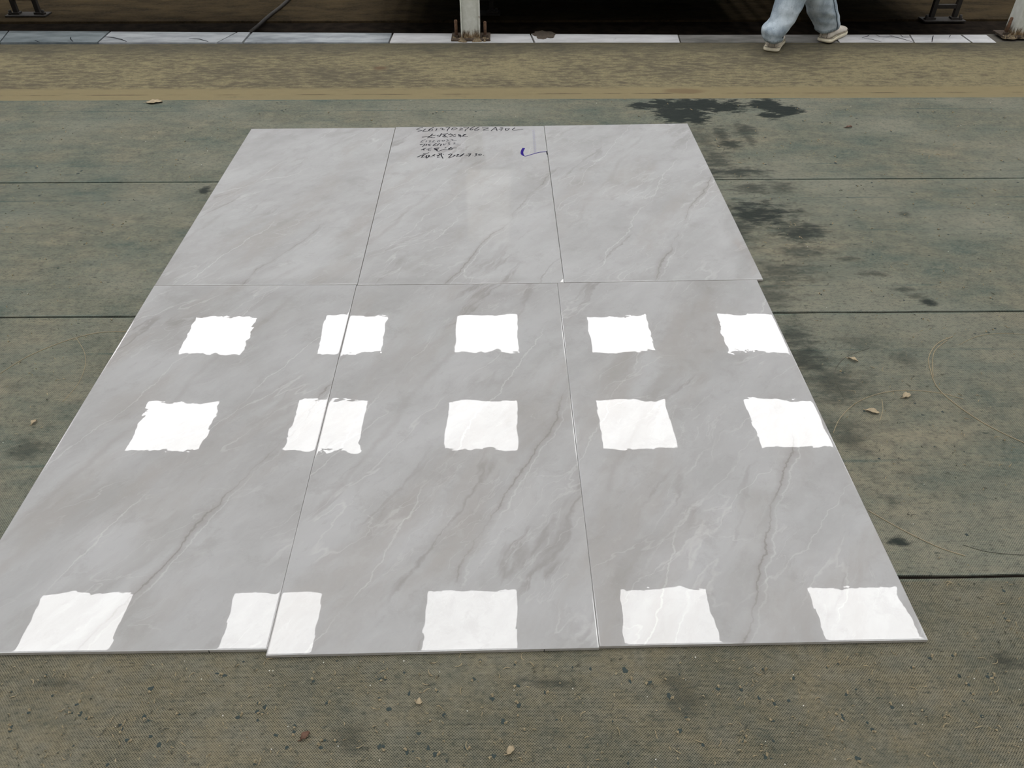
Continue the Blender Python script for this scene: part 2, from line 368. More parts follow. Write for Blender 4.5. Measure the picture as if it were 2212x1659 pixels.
# oily dirt lying over the joint of the two white tiles
M_GRIME = plain('brown_grime', (.055,.042,.03), .9, 0, .3, 60)
def blob(cx, cy, rx, ry, z, n=22, amp=.35, seed=0):
    rr = random.Random(seed); pts = []
    for i in range(n):
        a = 2*math.pi*i/n; k = 1+amp*(mnoise.noise(Vector((math.cos(a)*1.6, math.sin(a)*1.6, seed*3.1))) + rr.uniform(-.4,.4))
        pts.append((cx+rx*k*math.cos(a), cy+ry*k*math.sin(a)))
    return pts
g = G(1175, 73, -.011); b = MB(); b.prism([p for p in blob(g.x, g.y-.02, .058, .075, 0, 26, .3, 3)], -.0125, -.0095)
obj('grime_patch', b, M_GRIME, (g.x,g.y,-.011), strip)

# ------------------------------------------------------------------ floor mats
def pel(lst, yc):
    out = []
    for x, y, rx, ry, s, so in lst:
        p = G(x, y, Z_MAT); q = G(x+rx, y, Z_MAT); a = G(x, y-ry, Z_MAT); c_ = G(x, y+ry, Z_MAT)
        out.append((p.x, p.y-yc, abs(q.x-p.x), abs(a.y-c_.y)/2, s, so))
    return out
def dy(ypx, yc): return G(1106, ypx, Z_MAT).y-yc
seams = [.02, G(1106, 1254, Z_MAT).y, G(1106, 679, Z_MAT).y, G(1106, 390, Z_MAT).y, G(1106, 213.5, Z_MAT).y]
specs = [
 ('green woven plastic mat nearest the camera, most thickly covered in brown dust', .78,
   [(1180,1475,90,18,.6,.9),(120,1480,90,25,.5,.9),(2170,1430,50,30,.7,.9),(1480,1500,60,60,.45,.9),(750,1600,60,40,.45,.9)], [], 1.0),
 ('green woven plastic mat with thin curved strands beside the right front tile', .60,
   [(1948,1172,30,14,.95,.6),(1735,770,75,90,.80,1),(1800,830,120,70,.60,1),(1715,725,60,50,.7,1),(1830,940,70,60,.55,1),(1850,740,70,30,.35,.9),(1955,775,40,25,.4,.9),(60,970,70,30,.55,.9),(1925,1080,20,20,.4,.9)], [(760,.5),(1000,.5)], .75),
 ('green woven plastic mat with a dark diagonal smear right of the tiles', .52,
   [(1630,408,75,16,.75,1),(1680,405,60,20,.65,1),(1640,462,120,42,.95,.9),(1725,500,85,34,.9,.9),(1735,545,80,24,.7,1),(1590,490,70,50,.8,1),(2003,652,26,12,.95,.8),(1830,560,40,9,.6,.9),(1885,590,42,10,.65,.9),(1945,625,42,9,.65,.9),(1980,640,30,9,.6,.9),(440,412,18,12,.95,.6),(1690,590,110,40,.6,1),(1680,640,80,40,.6,1),(1955,463,22,8,.7,.9)],
   [(430,.6),(500,.35),(620,.5)], .55),
 ('green woven plastic mat farthest away, with black wet patches on its far edge', .50,
   [(1495,227,125,16,1.0,.30),(1472,246,66,25,1.0,.30),(1393,228,44,9,1,.4),(1565,232,60,13,1,.4),(1658,226,42,14,1,.3),(1692,238,46,13,1,.3),(1668,250,36,9,1,.4),
    (1558,290,26,26,.75,.9),(1605,280,36,22,.75,.9),(1578,312,46,14,.85,.8),(1618,300,18,22,.65,.9),(1545,345,60,34,.7,1),(1585,372,100,20,.85,.9),(1520,300,40,50,.5,1)],
   [(238,.8),(215,.9),(356,.5),(373,.4)], .45)]
mats = []
M_SEAM_SHADE = plain('black_seam_shade', (.010,.008,.006), .95, 0, .3, 40, .05)  # black strip colour paints the shade down in the mat seams
for i, (lab, dust, st, ln, pat) in enumerate(specs):
    y0, y1 = seams[i]+(.0042 if i else 0), seams[i+1]-(.0042 if i < 3 else .003)
    yc = (y0+y1)/2
    m = mat_green('woven_green_mat_%d' % i, dust,  pel(st, yc), [(dy(a, yc), k) for a, k in ln], half=(y1-y0)/2, pattern=pat, gy=(.25,.7,1,1)[i], teal=(.064,.070,.052) if i == 0 else (.068,.095,.082), tan=(.160,.138,.090) if i == 0 else (.205,.187,.134))
    b = MB(); n = 90
    rows = []
    for e, yy in ((0, y0), (1, y1)):
        rows.append([(-4.5+9*k/n, yy+.0022*mnoise.noise(Vector((k*.9, i*7+e*3, 0))) - (.0012*(-4.5+9*k/n) if i in (1,2) or (i==3 and e==0) or (i==0 and e==1) else 0)*(-1 if 1 else 1)) for k in range(n+1)])
    for k in range(n):
        pts = [rows[0][k], rows[0][k+1], rows[1][k+1], rows[1][k]]
        o = len(b.v)
        b.v += [Vector((p[0],p[1],Z_FLOOR+.0005)) for p in pts]+[Vector((p[0],p[1],Z_MAT)) for p in pts]
        fs = [(4,5,6,7),(0,1,5,4),(2,3,7,6)]+([(3,0,4,7)] if k == 0 else [])+([(1,2,6,5)] if k == n-1 else [])
        for f in fs: b.f.append([o+q for q in f]); b.m.append(0); b.sm.append(False)
    o = obj('floor_mat', b, m, (0, yc, Z_MAT), None, fix=False)
    tag(o, lab, 'mat', 'green mats laid edge to edge')
    if i < 3:
        b = MB(); b.box(-4.5, 4.5, y1-.006, y1+.012, Z_FLOOR, Z_FLOOR+.0004); obj('seam_shade', b, M_SEAM_SHADE, o.location, o)
    mats.append((o, y0, y1))

# ------------------------------------------------------------------ the six big tiles
TQ = {
 'BL': ([(543,278),(853.6,275.5),(771.6,614.3),(334,616.3)], 'large polished grey marble tile at the back left of the six'),
 'BM': ([(855,274.5),(1174.8,272),(1218.4,610.7),(772.4,615.3)], 'large polished grey marble tile with black handwriting and a blue tick'),
 'BR': ([(1175.6,271.5),(1485,266.5),(1648.5,603.3),(1219,610)], 'large polished grey marble tile at the back right, beside the wet patches'),
 'FL': ([(333,617),(769.9,615.0),(576.9,1402.5),(-150,1413)], 'large grey marble tile at the front left, its near corner cut by the photo edge'),
 'FM': ([(770.6,616.3),(1203.9,611.6),(1294.8,1399),(574,1416)], 'large grey marble tile in the middle of the front row, sticking out toward the camera'),
 'FR': ([(1204.3,611.2),(1635,604.2),(2005,1382),(1295.1,1396)], 'large grey marble tile at the front right, set in slightly from the tile behind')}
def axis(L):
    e = [0, .0006, .0014, .003, .006, .012, .02, .032, .05]
    n = int((L-.1)/.025); mid = [.05+(L-.1)*k/n for k in range(1, n)]
    return [q/L for q in e]+[q/L for q in mid]+[1-q/L for q in reversed(e)]
tiles = {}
for key, (q, lab) in TQ.items():
    P = [G(x, y) for x, y in q]                       # back-left, back-right, front-right, front-left
    W_, L_ = (P[1]-P[0]).length, (P[3]-P[0]).length
    A, B = axis(W_), axis(L_); rr = random.Random(key)
    tx, ty = rr.uniform(-.0002,.0002), rr.uniform(-.0002,.0002)
    b = MB(); na, nb_ = len(A), len(B)
    for v in B:
        for u in A:
            p = (P[0]*(1-u)+P[1]*u)*(1-v)+(P[3]*(1-u)+P[2]*u)*v
            dx, dyy = min(u,1-u)*W_, min(v,1-v)*L_
            z = 0
            for d in (dx, dyy): z -= .0005*math.exp(-d/.0005)+.000022*math.exp(-d/.014)
            b.v.append(Vector((p.x, p.y, z+tx*(u-.5)+ty*(v-.5))))
    for j in range(nb_-1):
        for i in range(na-1):
            b.f.append([j*na+i, (j+1)*na+i, (j+1)*na+i+1, j*na+i+1]); b.m.append(0); b.sm.append(True)
    loop = [i for i in range(na)]+[j*na+na-1 for j in range(1, nb_)]+[(nb_-1)*na+i for i in range(na-2,-1,-1)]+[j*na for j in range(nb_-2,0,-1)]
    o0 = len(b.v); n = len(loop); c0 = (P[0]+P[1]+P[2]+P[3])/4
    b.v += [Vector((b.v[k].x, b.v[k].y, -.0072)) for k in loop]
    b.v += [Vector((p.x-math.copysign(.0022, p.x-c0.x), p.y-math.copysign(.0035, p.y-c0.y), Z_MAT+.0002)) for p in b.v[o0:o0+n]]
    for k in range(n):
        b.f.append([loop[k], loop[(k+1)%n], o0+(k+1)%n, o0+k]); b.m.append(1); b.sm.append(False)
    for k in range(n):
        b.f.append([o0+k, o0+(k+1)%n, o0+n+(k+1)%n, o0+n+k]); b.m.append(1); b.sm.append(False)
    b.f.append([o0+n+k for k in range(n)]); b.m.append(1); b.sm.append(False)
    c_ = (P[0]+P[1]+P[2]+P[3])/4
    o = obj('marble_tile', b, [M_TILE, M_BODY], (c_.x, c_.y, 0), None, fix=False)
    tag(o, lab, 'tile', 'six marble tiles laid out on the mats'); tiles[key] = (o, P)

BMo = tiles['BM'][0]
def Z1(x, y): return (890+x/17.015, 266+y/17.015)
def Z2(x, y): return (1010+x/12.289, 266+y/12.289)
def Z3(x, y): return (895+x/13.825, 320+y/13.825)
def smooth(pts, k=4):
    if len(pts) < 3: return pts
    out = []
    for i in range(len(pts)-1):
        p0, p1, p2, p3 = pts[max(i-1,0)], pts[i], pts[i+1], pts[min(i+2,len(pts)-1)]
        for s in range(k):
            t = s/k
            out.append(tuple(.5*(2*p1[c]+(p2[c]-p0[c])*t+(2*p0[c]-5*p1[c]+4*p2[c]-p3[c])*t*t+(3*p1[c]-p0[c]-3*p2[c]+p3[c])*t**3) for c in (0,1)))
    out.append(pts[-1]); return out
def write(name, sys_, strokes, w, mat, label=None, k=2):
    b = MB()
    for st in strokes:
        pts = smooth([sys_(*p) for p in st], k); g = [G(x, y, .0003) for x, y in pts]; n = len(g)
        b.ribbon(g, [w*1.2*(1.1-.35*i/max(1,n-1)) for i in range(n)], .0003)
    o = obj(name, b, mat, (BMo.location.x, BMo.location.y, .0003), BMo, fix=False)
    for p in o.data.polygons: pass
    if label: o['label'] = label
    return o
L1 = [[(400,165),(300,175),(165,235),(350,260),(340,275),(210,318)],[(510,210),(400,285),(430,310),(590,300)],
 [(800,155),(660,215),(610,280),(700,285),(765,240),(690,225),(620,270)],[(920,195),(870,285)],[(1030,190),(1100,185),(1140,210),(1095,245),(1215,240)],
 [(1240,155),(1430,150)],[(1380,160),(1310,240),(1285,300)],[(1490,180),(1455,250)],[(1490,180),(1600,175),(1660,205),(1500,255)],
 [(1750,185),(1860,195),(1725,262),(1870,245)],[(1890,155),(2090,155),(1975,235),(1945,300)]]
L1b = [[(190,90),(85,140),(70,180),(125,180),(150,150),(90,165)],[(310,100),(215,150),(190,190),(260,190),(310,155),(230,165)],
 [(385,125),(560,125)],[(560,125),(405,185)],[(405,185),(570,185)],[(620,205),(745,105)],[(745,105),(785,205)],[(670,160),(790,160)],
 [(860,110),(945,130),(825,165),(925,160),(870,205)],[(1010,140),(1015,190),(1060,190),(1110,140),(1010,140)],[(1260,120),(1185,180),(1300,185),(1480,160)]]
L2 = [[(370,515),(560,495),(870,440)],[(760,390),(700,450),(560,550)],[(600,515),(700,520),(760,540),(850,525)],[(910,455),(1000,440)],[(1090,380),(1000,510)],
 [(930,505),(1010,500)],[(1110,405),(1230,395),(1330,375)],[(1140,440),(1260,430)],[(1230,440),(1120,505),(1270,510)],[(1180,470),(1310,520)],
 [(1330,435),(1440,380)],[(1410,430),(1500,410),(1450,440)],[(1380,500),(1560,430)],[(1540,440),(1610,400)],[(1510,500),(1590,480),(1590,460)],
 [(1710,410),(1740,480),(1715,485)],[(1750,420),(1800,470),(1780,520)],[(1880,405),(1960,420)],[(1990,400),(1850,490),(2055,500)],[(1860,450),(1960,440)]]
L3 = [[(500,605),(400,630),(315,710),(410,700),(415,690)],[(545,640),(500,700)],[(620,650),(690,650),(615,705),(720,690)],[(830,630),(740,705),(870,690)],
 [(1040,620),(940,660),(950,690),(1010,680),(1020,650)],[(1105,635),(1120,665),(1190,655),(1200,630),(1105,635)],[(1270,600),(1340,630),(1250,670)],[(1430,600),(1510,605),(1465,640),(1640,640)],
 [(1170,755),(1150,805),(1190,800),(1260,745)],[(1320,725),(1390,725),(1320,770),(1410,765),(1360,800)],[(1530,725),(1590,730),(1520,770),(1710,770)],
 [(510,980),(720,950)],[(570,950),(740,900)],[(620,960),(600,1010),(700,1010)],[(1210,880),(1250,910),(1215,920)]]
L4 = [[(290,800),(485,765),(380,870)],[(550,770),(505,830)],[(710,770),(640,775)],[(640,775),(605,805),(665,820),(650,835)],[(900,740),(770,825),(915,815)],[(1030,745),(950,790),(945,825)],[(1080,765),(1040,840)],
 [(340,990),(430,945),(530,910)],[(425,950),(440,1000)],[(800,935),(1010,895)],[(830,975),(990,930)],[(820,955),(960,945),(850,990)],[(910,980),(930,1025),(1010,1025),(1120,975)],
 [(1125,975),(1290,980),(1500,945)],[(1330,930),(1640,910)],[(1450,880),(1350,960),(1480,960)],
 [(190,1250),(380,1170),(500,1150)],[(420,1110),(480,1130),(630,1080)],[(450,1150),(345,1270),(500,1230)],[(540,1180),(520,1270),(560,1280),(640,1180),(590,1190)],
 [(650,1180),(620,1240),(760,1230)],[(740,1200),(850,1140)],[(790,1170),(820,1220)],[(910,1200),(1040,1160)],[(970,1130),(1030,1130),(940,1230)],[(920,1270),(1040,1240)],[(1080,1100),(1070,1170),(1140,1300)],[(1140,1150),(1170,1140)]]
L6 = [[(1010,195),(1130,170),(1030,280),(1060,290),(1180,240)],[(1220,200),(1160,250),(1230,210)],[(1270,190),(1330,180),(1250,250),(1330,240)],[(1490,160),(1350,245),(1400,235),(1480,170)],
 [(1505,220),(1525,222)],[(1600,160),(1690,165),(1620,250)],[(1560,200),(1570,215),(1660,190),(1650,210)],[(1740,213),(1758,213)],[(1810,160),(1870,165),(1830,195),(1875,200),(1800,245)],
 [(1935,180),(1930,215),(1980,210),(2000,180),(1935,180)],[(2058,227),(2078,220)]]
write('handwriting', Z1, L1, .0036, M_INK, 'handwritten code in black marker')
write('handwriting', Z2, L1b, .0036, M_INK, 'end of the handwritten code in black marker')
write('handwriting', Z1, L2, .0042, M_INK, 'line of cursive characters in black marker')
write('handwriting', Z1, L3[:8], .0034, M_INKF, 'faded numbers in black marker')
write('handwriting', Z1, L3[8:11], .0034, M_INKF, 'end of the second faded number')
write('handwriting', Z1, L3[11:14], .0034, M_INKF)
write('handwriting', Z1, L3[14:], .0034, M_INKF)
write('handwriting', Z1, L4, .0042, M_INK, 'cursive lines in black marker')
write('handwriting', Z3, L6, .0038, M_INK, 'handwritten date in black marker')
b = MB()
ck = smooth([(1495,660),(1455,730),(1445,800),(1475,850),(1540,875),(1700,830),(1900,775),(2095,755)], 5)
b.ribbon([G(*Z2(*p), .0004) for p in ck], [(.011 if i < 13 else max(.0045, .011-.0011*(i-12))) for i in range(len(ck))], .0004)
obj('tick_mark', b, M_BLUE, (BMo.location.x, BMo.location.y, .0004), BMo, fix=False)['label'] = 'blue marker tick'
st = []
for i, yy in enumerate(range(195, 770, 44)):
    x0 = 1712+(yy-195)*.085
    st += [[(x0+4, yy), (x0+24, yy-2)], [(x0+42, yy-8), (x0+66, yy-10)], [(x0+14, yy+14), (x0+30, yy+13)], [(x0+48, yy+4), (x0+60, yy+3)]]
write('stamp', Z2, st, .0048, M_STAMP, 'faint violet stamped characters running down the tile edge')
b = MB(); b.ribbon([G(*Z2(2100,742), .0004), G(*Z2(2108,790), .0004), G(*Z2(2120,835), .0004)], .005, .0004)
obj('ink_mark', b, M_INK, (BMo.location.x, BMo.location.y, .0004), BMo, fix=False)
b = MB(); b.prism([G(*p) for p in ((1217,609),(1217,602.5),(1214,604.5),(1210.5,609.3))], -.0002, .0004)
obj('corner_chip', b, M_CHIP, (BMo.location.x, BMo.location.y, 0), BMo)['label'] = 'white chipped corner'
M_DARK = plain('dark_gap', (.012,.011,.01), .9)
for key, px in (('FM', 1176), ('FL', 450)):
    o, P = tiles[key]; p = G(px, 1408 if key == 'FM' else 1405); u = (p.x-P[3].x)/(P[2].x-P[3].x); e = P[3]*(1-u)+P[2]*u
    b = MB(); b.box(e.x-.0007, e.x+.0007, e.y-.0004, e.y+.002, -.0095, -.0012); obj('edge_crack', b, M_DARK, e, o)
b = MB(); g = G(771.5, 614.5); b.box(g.x-.003, g.x+.003, g.y-.004, g.y+.008, Z_MAT, -.0015)
tag(obj('dark_plug', b, M_DARK, (g.x, g.y, Z_MAT)), 'tiny black plug added as shade in the gap where four tiles meet at the left', 'dirt')  # solid black piece added to paint the shade between the tiles

# ------------------------------------------------------------------ steel columns
def painted():
    t = NT('chipped_pale_steel_paint'); c = t.coord(); x, y, z = t.sep(c)
    n = t.noise(c, 34, 5, .65); n2 = t.noise(t.map(c, (1,1,.35)), 60, 5, .7)
    col = t.mix(t.step(n, .4, .7), (.52,.53,.48), (.60,.61,.57))
    low = t.step(t.m('ADD', z, t.m('MULTIPLY', t.m('SUBTRACT', n2, .5), .12)), .062, .020)
    spot = t.m('MULTIPLY', t.step(t.noise(c, 22, 4, .6), .60, .66), t.step(z, .30, .12))
    rust = t.m('MAXIMUM', low, t.m('MULTIPLY', spot, .8))
    col = t.mix(rust, col, t.mix(t.step(n2, .35, .65), (.045,.028,.016), (.24,.155,.07)))
    t.P(Base_Color=col, Roughness=.55, Normal=t.bump(n2, .001, .4)); return t.mat
M_PAINT = painted()
M_RUST = plain('rusty_steel', (.115,.062,.035), .9, 0, .4, 90)
M_RUSTD = plain('dark_rusted_plate', (.050,.034,.022), .9, 0, .4, 60)
M_SOIL = plain('crumbled_soil', (.15,.115,.07), .95, 0, .4, 90)
def column(xc, yf, label, soil):
    z0 = -.012
    r = empty('steel_column', (xc, yf, z0), label, 'column', 'steel columns along the tile strip')
    b = MB(); hw, tf, dp = .051, .007, .100
    b.box(xc-hw, xc-hw+tf, yf, yf+dp, z0+.010, 0.70); b.box(xc+hw-tf, xc+hw, yf, yf+dp, z0+.010, 0.70)
    obj('flange', b, M_PAINT, (xc, yf, z0), r, .0015)
    b = MB(); b.box(xc-hw+tf, xc+hw-tf, yf+.018, yf+.026, z0+.010, 0.70); obj('web', b, M_PAINT, (xc, yf, z0), r)
    b = MB(); b.box(xc-.065, xc+.065, yf-.008, yf+.108, 0.70, 0.712); obj('cap_plate', b, M_PAINT, (xc, yf, 0.70), r)
    b = MB(); b.box(xc-.105, xc+.105, yf-.012, yf+.115, z0, z0+.010); obj('base_plate', b, M_RUSTD, (xc, yf, z0), r, .002)
    for s, hh in ((-1, .098), (1, .090)):
        b = MB(); px = xc+s*.078; py = yf+.03
        b.tube([(px,py,z0+.008),(px,py,z0+hh-.006),(px,py,z0+hh)], [.0085,.0085,.006], 10)
        bo = obj('anchor_bolt', b, M_RUST, (px,py,z0), r)
        b = MB(); b.tube([(px,py,z0+.010),(px,py,z0+.022)], .016, 6, smooth=False); obj('nut', b, M_RUSTD, (px,py,z0), bo)
    b = MB()
    for i in range(26):
        a = soil.uniform(-.1,.1); yy = yf+soil.uniform(-.016,.02); s = soil.uniform(.006,.016)
        pts = blob(xc+a, yy, s*1.3, s, 0, 8, .5, i); zt = z0+.010+soil.uniform(.003,.012)
        n = len(pts); b.add([(p[0],p[1],z0) for p in pts]+[(xc+a,yy,zt)], [(k,(k+1)%n,n) for k in range(n)]+[tuple(range(n))[::-1]])
    o = obj('soil_crumbs', b, M_SOIL, (xc, yf, z0), r); o['kind'] = 'stuff'
    return r
YC = G(1017, 88, -.012).y
CX = G(1017, 86, -.012).x
c1 = column(CX, YC, 'pale painted steel column with rusty foot and anchor bolts, in the middle of the strip', random.Random(3))
CX2 = G(2183, 80, -.012).x+.051
c2 = column(CX2, YC+.02, 'pale painted steel column at the right end of the tile strip, cut by the photo edge', random.Random(5))
# tilted notice board on the middle post, seen only as a pale reflection in the tile below
M_CAB = plain('white_board_paint', (.86,.86,.85), .5)
yb0, yb1 = YC-.03, YC+.24; D0, D1 = G(1050,366), G(1050,522)
zb0, zb1 = CAM_H*(yb0/D0.y-1), CAM_H*(yb1/D1.y-1)
ca = [Vector((G(x,y).x*q/G(x,y).y, q, z)) for x, y, q, z in ((1006,366,yb0,zb0),(1103,366,yb0,zb0),(1101,522,yb1,zb1),(1012,522,yb1,zb1))]
cc_ = sum(ca, Vector())/4
cb = empty('notice_board', cc_, 'white tilted notice board on the middle steel post, mirrored faintly in the handwritten tile', 'board')
nn = (ca[1]-ca[0]).cross(ca[3]-ca[0]).normalized()*.012
b = MB(); b.add(ca+[p-nn for p in ca], [(0,1,2,3),(7,6,5,4),(0,4,5,1),(1,5,6,2),(2,6,7,3),(3,7,4,0)]); obj('board', b, M_CAB, cc_, cb, .002)
b = MB(); q0 = (ca[0]+ca[3])/2
b.tube([(CX, YC+.05, .705), (CX, YC+.05, .80), (CX+.01, (yb0+yb1)/2+.02, (zb0+zb1)/2-.022)], .014, 8); obj('bracket', b, M_STEEL, cc_, cb)

# ------------------------------------------------------------------ conveyors in the dark bay: unseen bodies added to shade its floor
M_IRON = plain('dark_machine_iron', (.018,.014,.011), .7, 0, .3, 40)
M_SHADE_DECK = plain('dark_shade_deck', (.03,.027,.024), .7, 0, .2, 10)
M_ROLL = plain('steel_roller', (.22,.22,.22), .4, .7)
def foot(parent, x, y, z, half, tall, bar, top):
    for s in (-1, 1):
        b = MB(); xx = x+s*half; b.box(xx-.013, xx+.013, y-.013, y+.013, z+.008, top)
        b.box(xx-.022, xx+.022, y-.020, y+.020, z+.006, z+.020)
        lg = obj('leg', b, M_IRON, (xx,y,z), parent, .002)
        b = MB(); bx = x+s*(half+.032); b.tube([(bx,y-.01,z+.004),(bx,y-.01,z+.032)], .009, 8); b.tube([(bx,y-.01,z+.008),(bx,y-.01,z+.018)], .016, 6, smooth=False)
        obj('anchor_bolt', b, M_IRON, (bx,y,z), parent)
    b = MB(); b.box(x-half-.055, x+half+.055, y-.045, y+.045, z, z+.009); obj('foot_plate', b, M_IRON, (x,y,z), parent, .002)
    b = MB(); b.box(x-half, x+half, y-.010, y+.010, z+bar, z+bar+.022); obj('crossbar', b, M_IRON, (x,y,z), parent, .002)
zi = Z_IN+.004
fa, fb, fc = G(62, 33, zi), G(1037, 30, zi), G(2034, 44, zi)
def conveyor(x0, x1, y0, y1, zb, feet, label, deck):
    r = empty('roller_conveyor', ((x0+x1)/2, (y0+y1)/2, zi), label, 'conveyor', 'low conveyors behind the tile strip')
    for yy in (y0, y1):
        b = MB(); b.box(x0, x1, yy-.02, yy+.02, zb, zb+.10); obj('side_beam', b, M_IRON, ((x0+x1)/2, yy, zb), r, .003)
    b = MB()
    if deck: b.box(x0, x1, y0, y1, zb+.01, zb+.022)
    obj('shade_deck', b, M_SHADE_DECK, ((x0+x1)/2, (y0+y1)/2, zb), r) if deck else None  # unseen deck added to keep light off the bay floor
    n = int((x1-x0)/.22)
    rm = None
    for k in range(n):
        xx = x0+(k+.5)*(x1-x0)/n
        if rm is None:
            b = MB(); b.tube([(xx, y0+.02, zb+.075), (xx, y1-.02, zb+.075)], .03, 10); o = obj('roller', b, M_ROLL, (xx, (y0+y1)/2, zb+.075), r); rm = o
        else:
            o = rm.copy(); COL.objects.link(o); o.location = Vector((xx, (y0+y1)/2, zb+.075))-r.location
    for (x, y, half, bar) in feet: foot(r, x, y, zi, half, .1, bar, zb+.005)
    return r
conveyor(-4.6, -1.15, 4.62, 4.92, .24, [(fa.x, fa.y, .066, .085)], 'dark low roller conveyor, body added for shade, behind the left end of the tile strip', True)
conveyor(-.75, 1.55, 4.55, 6.4, .20, [(fb.x, fb.y, .068, .072)], 'dark wide low conveyor, body added for shade, behind the middle steel column', True)
conveyor(1.62, 2.55, 4.50, 6.4, .20, [(fc.x, fc.y, .068, .066)], 'dark low conveyor on bolted feet, body added for shade, behind the right column', True)
# black hose lying from the strip into the bay
p0, p1 = G(540, 70, Z_IN+.012), G(628, -4, Z_IN+.012)
b = MB(); hp = [p0.lerp(p1, k/12)+Vector((.0025*math.sin(k*.9), 0, 0)) for k in range(16)]; b.tube(hp, .010, 8)
tag(obj('hose', b, M_IRON, p0), 'thin black hose lying across the dark floor, left of the middle column', 'hose')

# ------------------------------------------------------------------ the walking person
def denim():
    t = NT('washed_light_denim'); c = t.coord(); n = t.noise(t.map(c, (1,1,.6)), 13, 5, .6); n2 = t.noise(c, 55, 4, .65); n3 = t.noise(c, 420, 2, .6)
    col = t.mix(t.step(n, .33, .66), (.21,.265,.32), (.47,.54,.60)); col = t.mix(t.step(n2, .58, .72, 0, .6), col, (.12,.15,.18))
    col = t.mix(t.step(n3, .4, .7, 0, .25), col, (.5,.55,.6))
    t.P(Base_Color=col, Roughness=.85, Specular_IOR_Level=.2, Normal=t.bump(n2, .004, .6)); return t.mat
M_DENIM = denim()
M_HEM = plain('denim_hem', (.30,.36,.41), .85, 0, .25, 90)
M_SEAM = plain('dark_denim_seam', (.09,.12,.145), .9, 0, .3, 200)
M_SHOE = plain('cream_canvas', (.64,.59,.52), .8, 0, .10, 40)
M_SOLE = plain('yellowed_rubber', (.66,.60,.46), .6, 0, .12, 30)
M_LINE = plain('grey_stitching', (.22,.20,.18), .9)
M_LACE = plain('white_lace', (.75,.74,.72), .8)
M_SKIN = plain('skin', (.55,.36,.26), .5)
M_SHIRT = plain('grey_shirt', (.35,.36,.37), .9, 0, .1, 30)
M_HAIR = plain('black_hair', (.012,.010,.009), .5)
ZS = -.0145
HL, HR = G(1664, 113, ZS), G(1777, 94.5, ZS)         # heels
DL, DR = Vector((.42,.91,0)).normalized(), Vector((.66,.75,0)).normalized()
pc = Vector((1.52, 4.22, ZS))
person = empty('person', (pc.x, pc.y, ZS), 'person in light washed jeans and cream sneakers walking over the tile strip', 'person')
def shoe(heel, d, length, label, z0):
    side = Vector((d.y, -d.x, 0)); wid = .044
    prof = [(0,.55),(.04,.80),(.12,.92),(.3,.84),(.5,.86),(.68,1.0),(.82,.97),(.92,.78),(.975,.48),(1.0,.15)]
    def ring(scale_, z, dz=0, f0=0, f1=1):
        L = []; Rr = []
        for t, w in prof:
            tt = f0+(f1-f0)*t
            p = heel+d*(tt*length); q = side*(w*wid*scale_)
            L.append(p+q+Vector((0,0,z-ZS))); Rr.append(p-q+Vector((0,0,z-ZS)))
        return L+Rr[::-1]
    r = obj('shoe', (lambda b: (b.loft([upper(k) for k in range(6)], 0, True), b)[1])(MB()) if False else _upper(heel, d, side, length, wid, prof, z0), M_SHOE, heel, person, 0, 1)
    r['label'] = label
    b = MB(); b.loft([ring(.98, z0, 0, .01, .985), ring(1.08, z0+.006, 0, -.012, 1.01), ring(1.10, z0+.016, 0, -.016, 1.015), ring(1.05, z0+.026, 0, -.010, 1.0)], 0, True)
    obj('sole', b, M_SOLE, heel, r, 0, 1)
    b = MB(); b.loft([ring(1.065, z0+.0245, 0, -.012, 1.003), ring(1.065, z0+.0275, 0, -.012, 1.003)], 0, False); obj('welt', b, M_LINE, heel, r)
    for s in (-.35, .35):
        b = MB()
        p = heel - d*.004 + side*(wid*s*.9)
        b.tube([p+Vector((0,0,z0-ZS+.028)), p+d*.006+Vector((0,0,z0-ZS+.055)), p+d*.014+Vector((0,0,z0-ZS+.075))], .0014, 5)
        obj('stitching', b, M_LINE, heel, r)
    b = MB()
    for k in (.62,):
        b.tube([heel+d*(length*k)+side*(wid*1.0)*sg+Vector((0,0,z0-ZS+h_)) for sg, h_ in ((1.0,.030),(.72,.050),(.2,.060),(-.3,.060),(-.75,.050),(-1.0,.030))], .0013, 5)
    obj('stitching', b, M_LINE, heel, r)
    b = MB()
    for k in (.42,.50,.58):
        b.tube([heel+d*(length*k)+side*(wid*.5)*sg+Vector((0,0,z0-ZS+.074-(k-.42)*.10-abs(sg)*.010)) for sg in (-1,-.5,0,.5,1)], .0022, 5)
    obj('lace', b, M_LACE, heel, r)
    return r
def _upper(heel, d, side, length, wid, prof, z0):
    b = MB(); rings = []
    for t, w, hh in [(0.0,.50,.062),(.05,.82,.074),(.15,.92,.082),(.30,.84,.082),(.42,.86,.074),(.55,.94,.064),(.68,1.0,.054),(.80,.98,.048),(.90,.82,.042),(.97,.52,.034),(1.0,.18,.026)]:
        p = heel+d*(t*length); ring = []
        for k in range(12):
            a = math.pi*k/11
            ring.append(p+side*(w*wid*math.copysign(abs(math.cos(a))**.6, math.cos(a)))+Vector((0,0,z0-ZS+.022+(hh-.022)*math.sin(a)**.75)))
        rings.append(ring)
    b.loft(rings, 0, True); return b
shoe(HL, DL, .225, 'cream sneaker nearer the camera, seen from its heel', ZS)
shoe(HR, DR, .252, 'cream sneaker on the far foot, toe pointing right', -.0105)
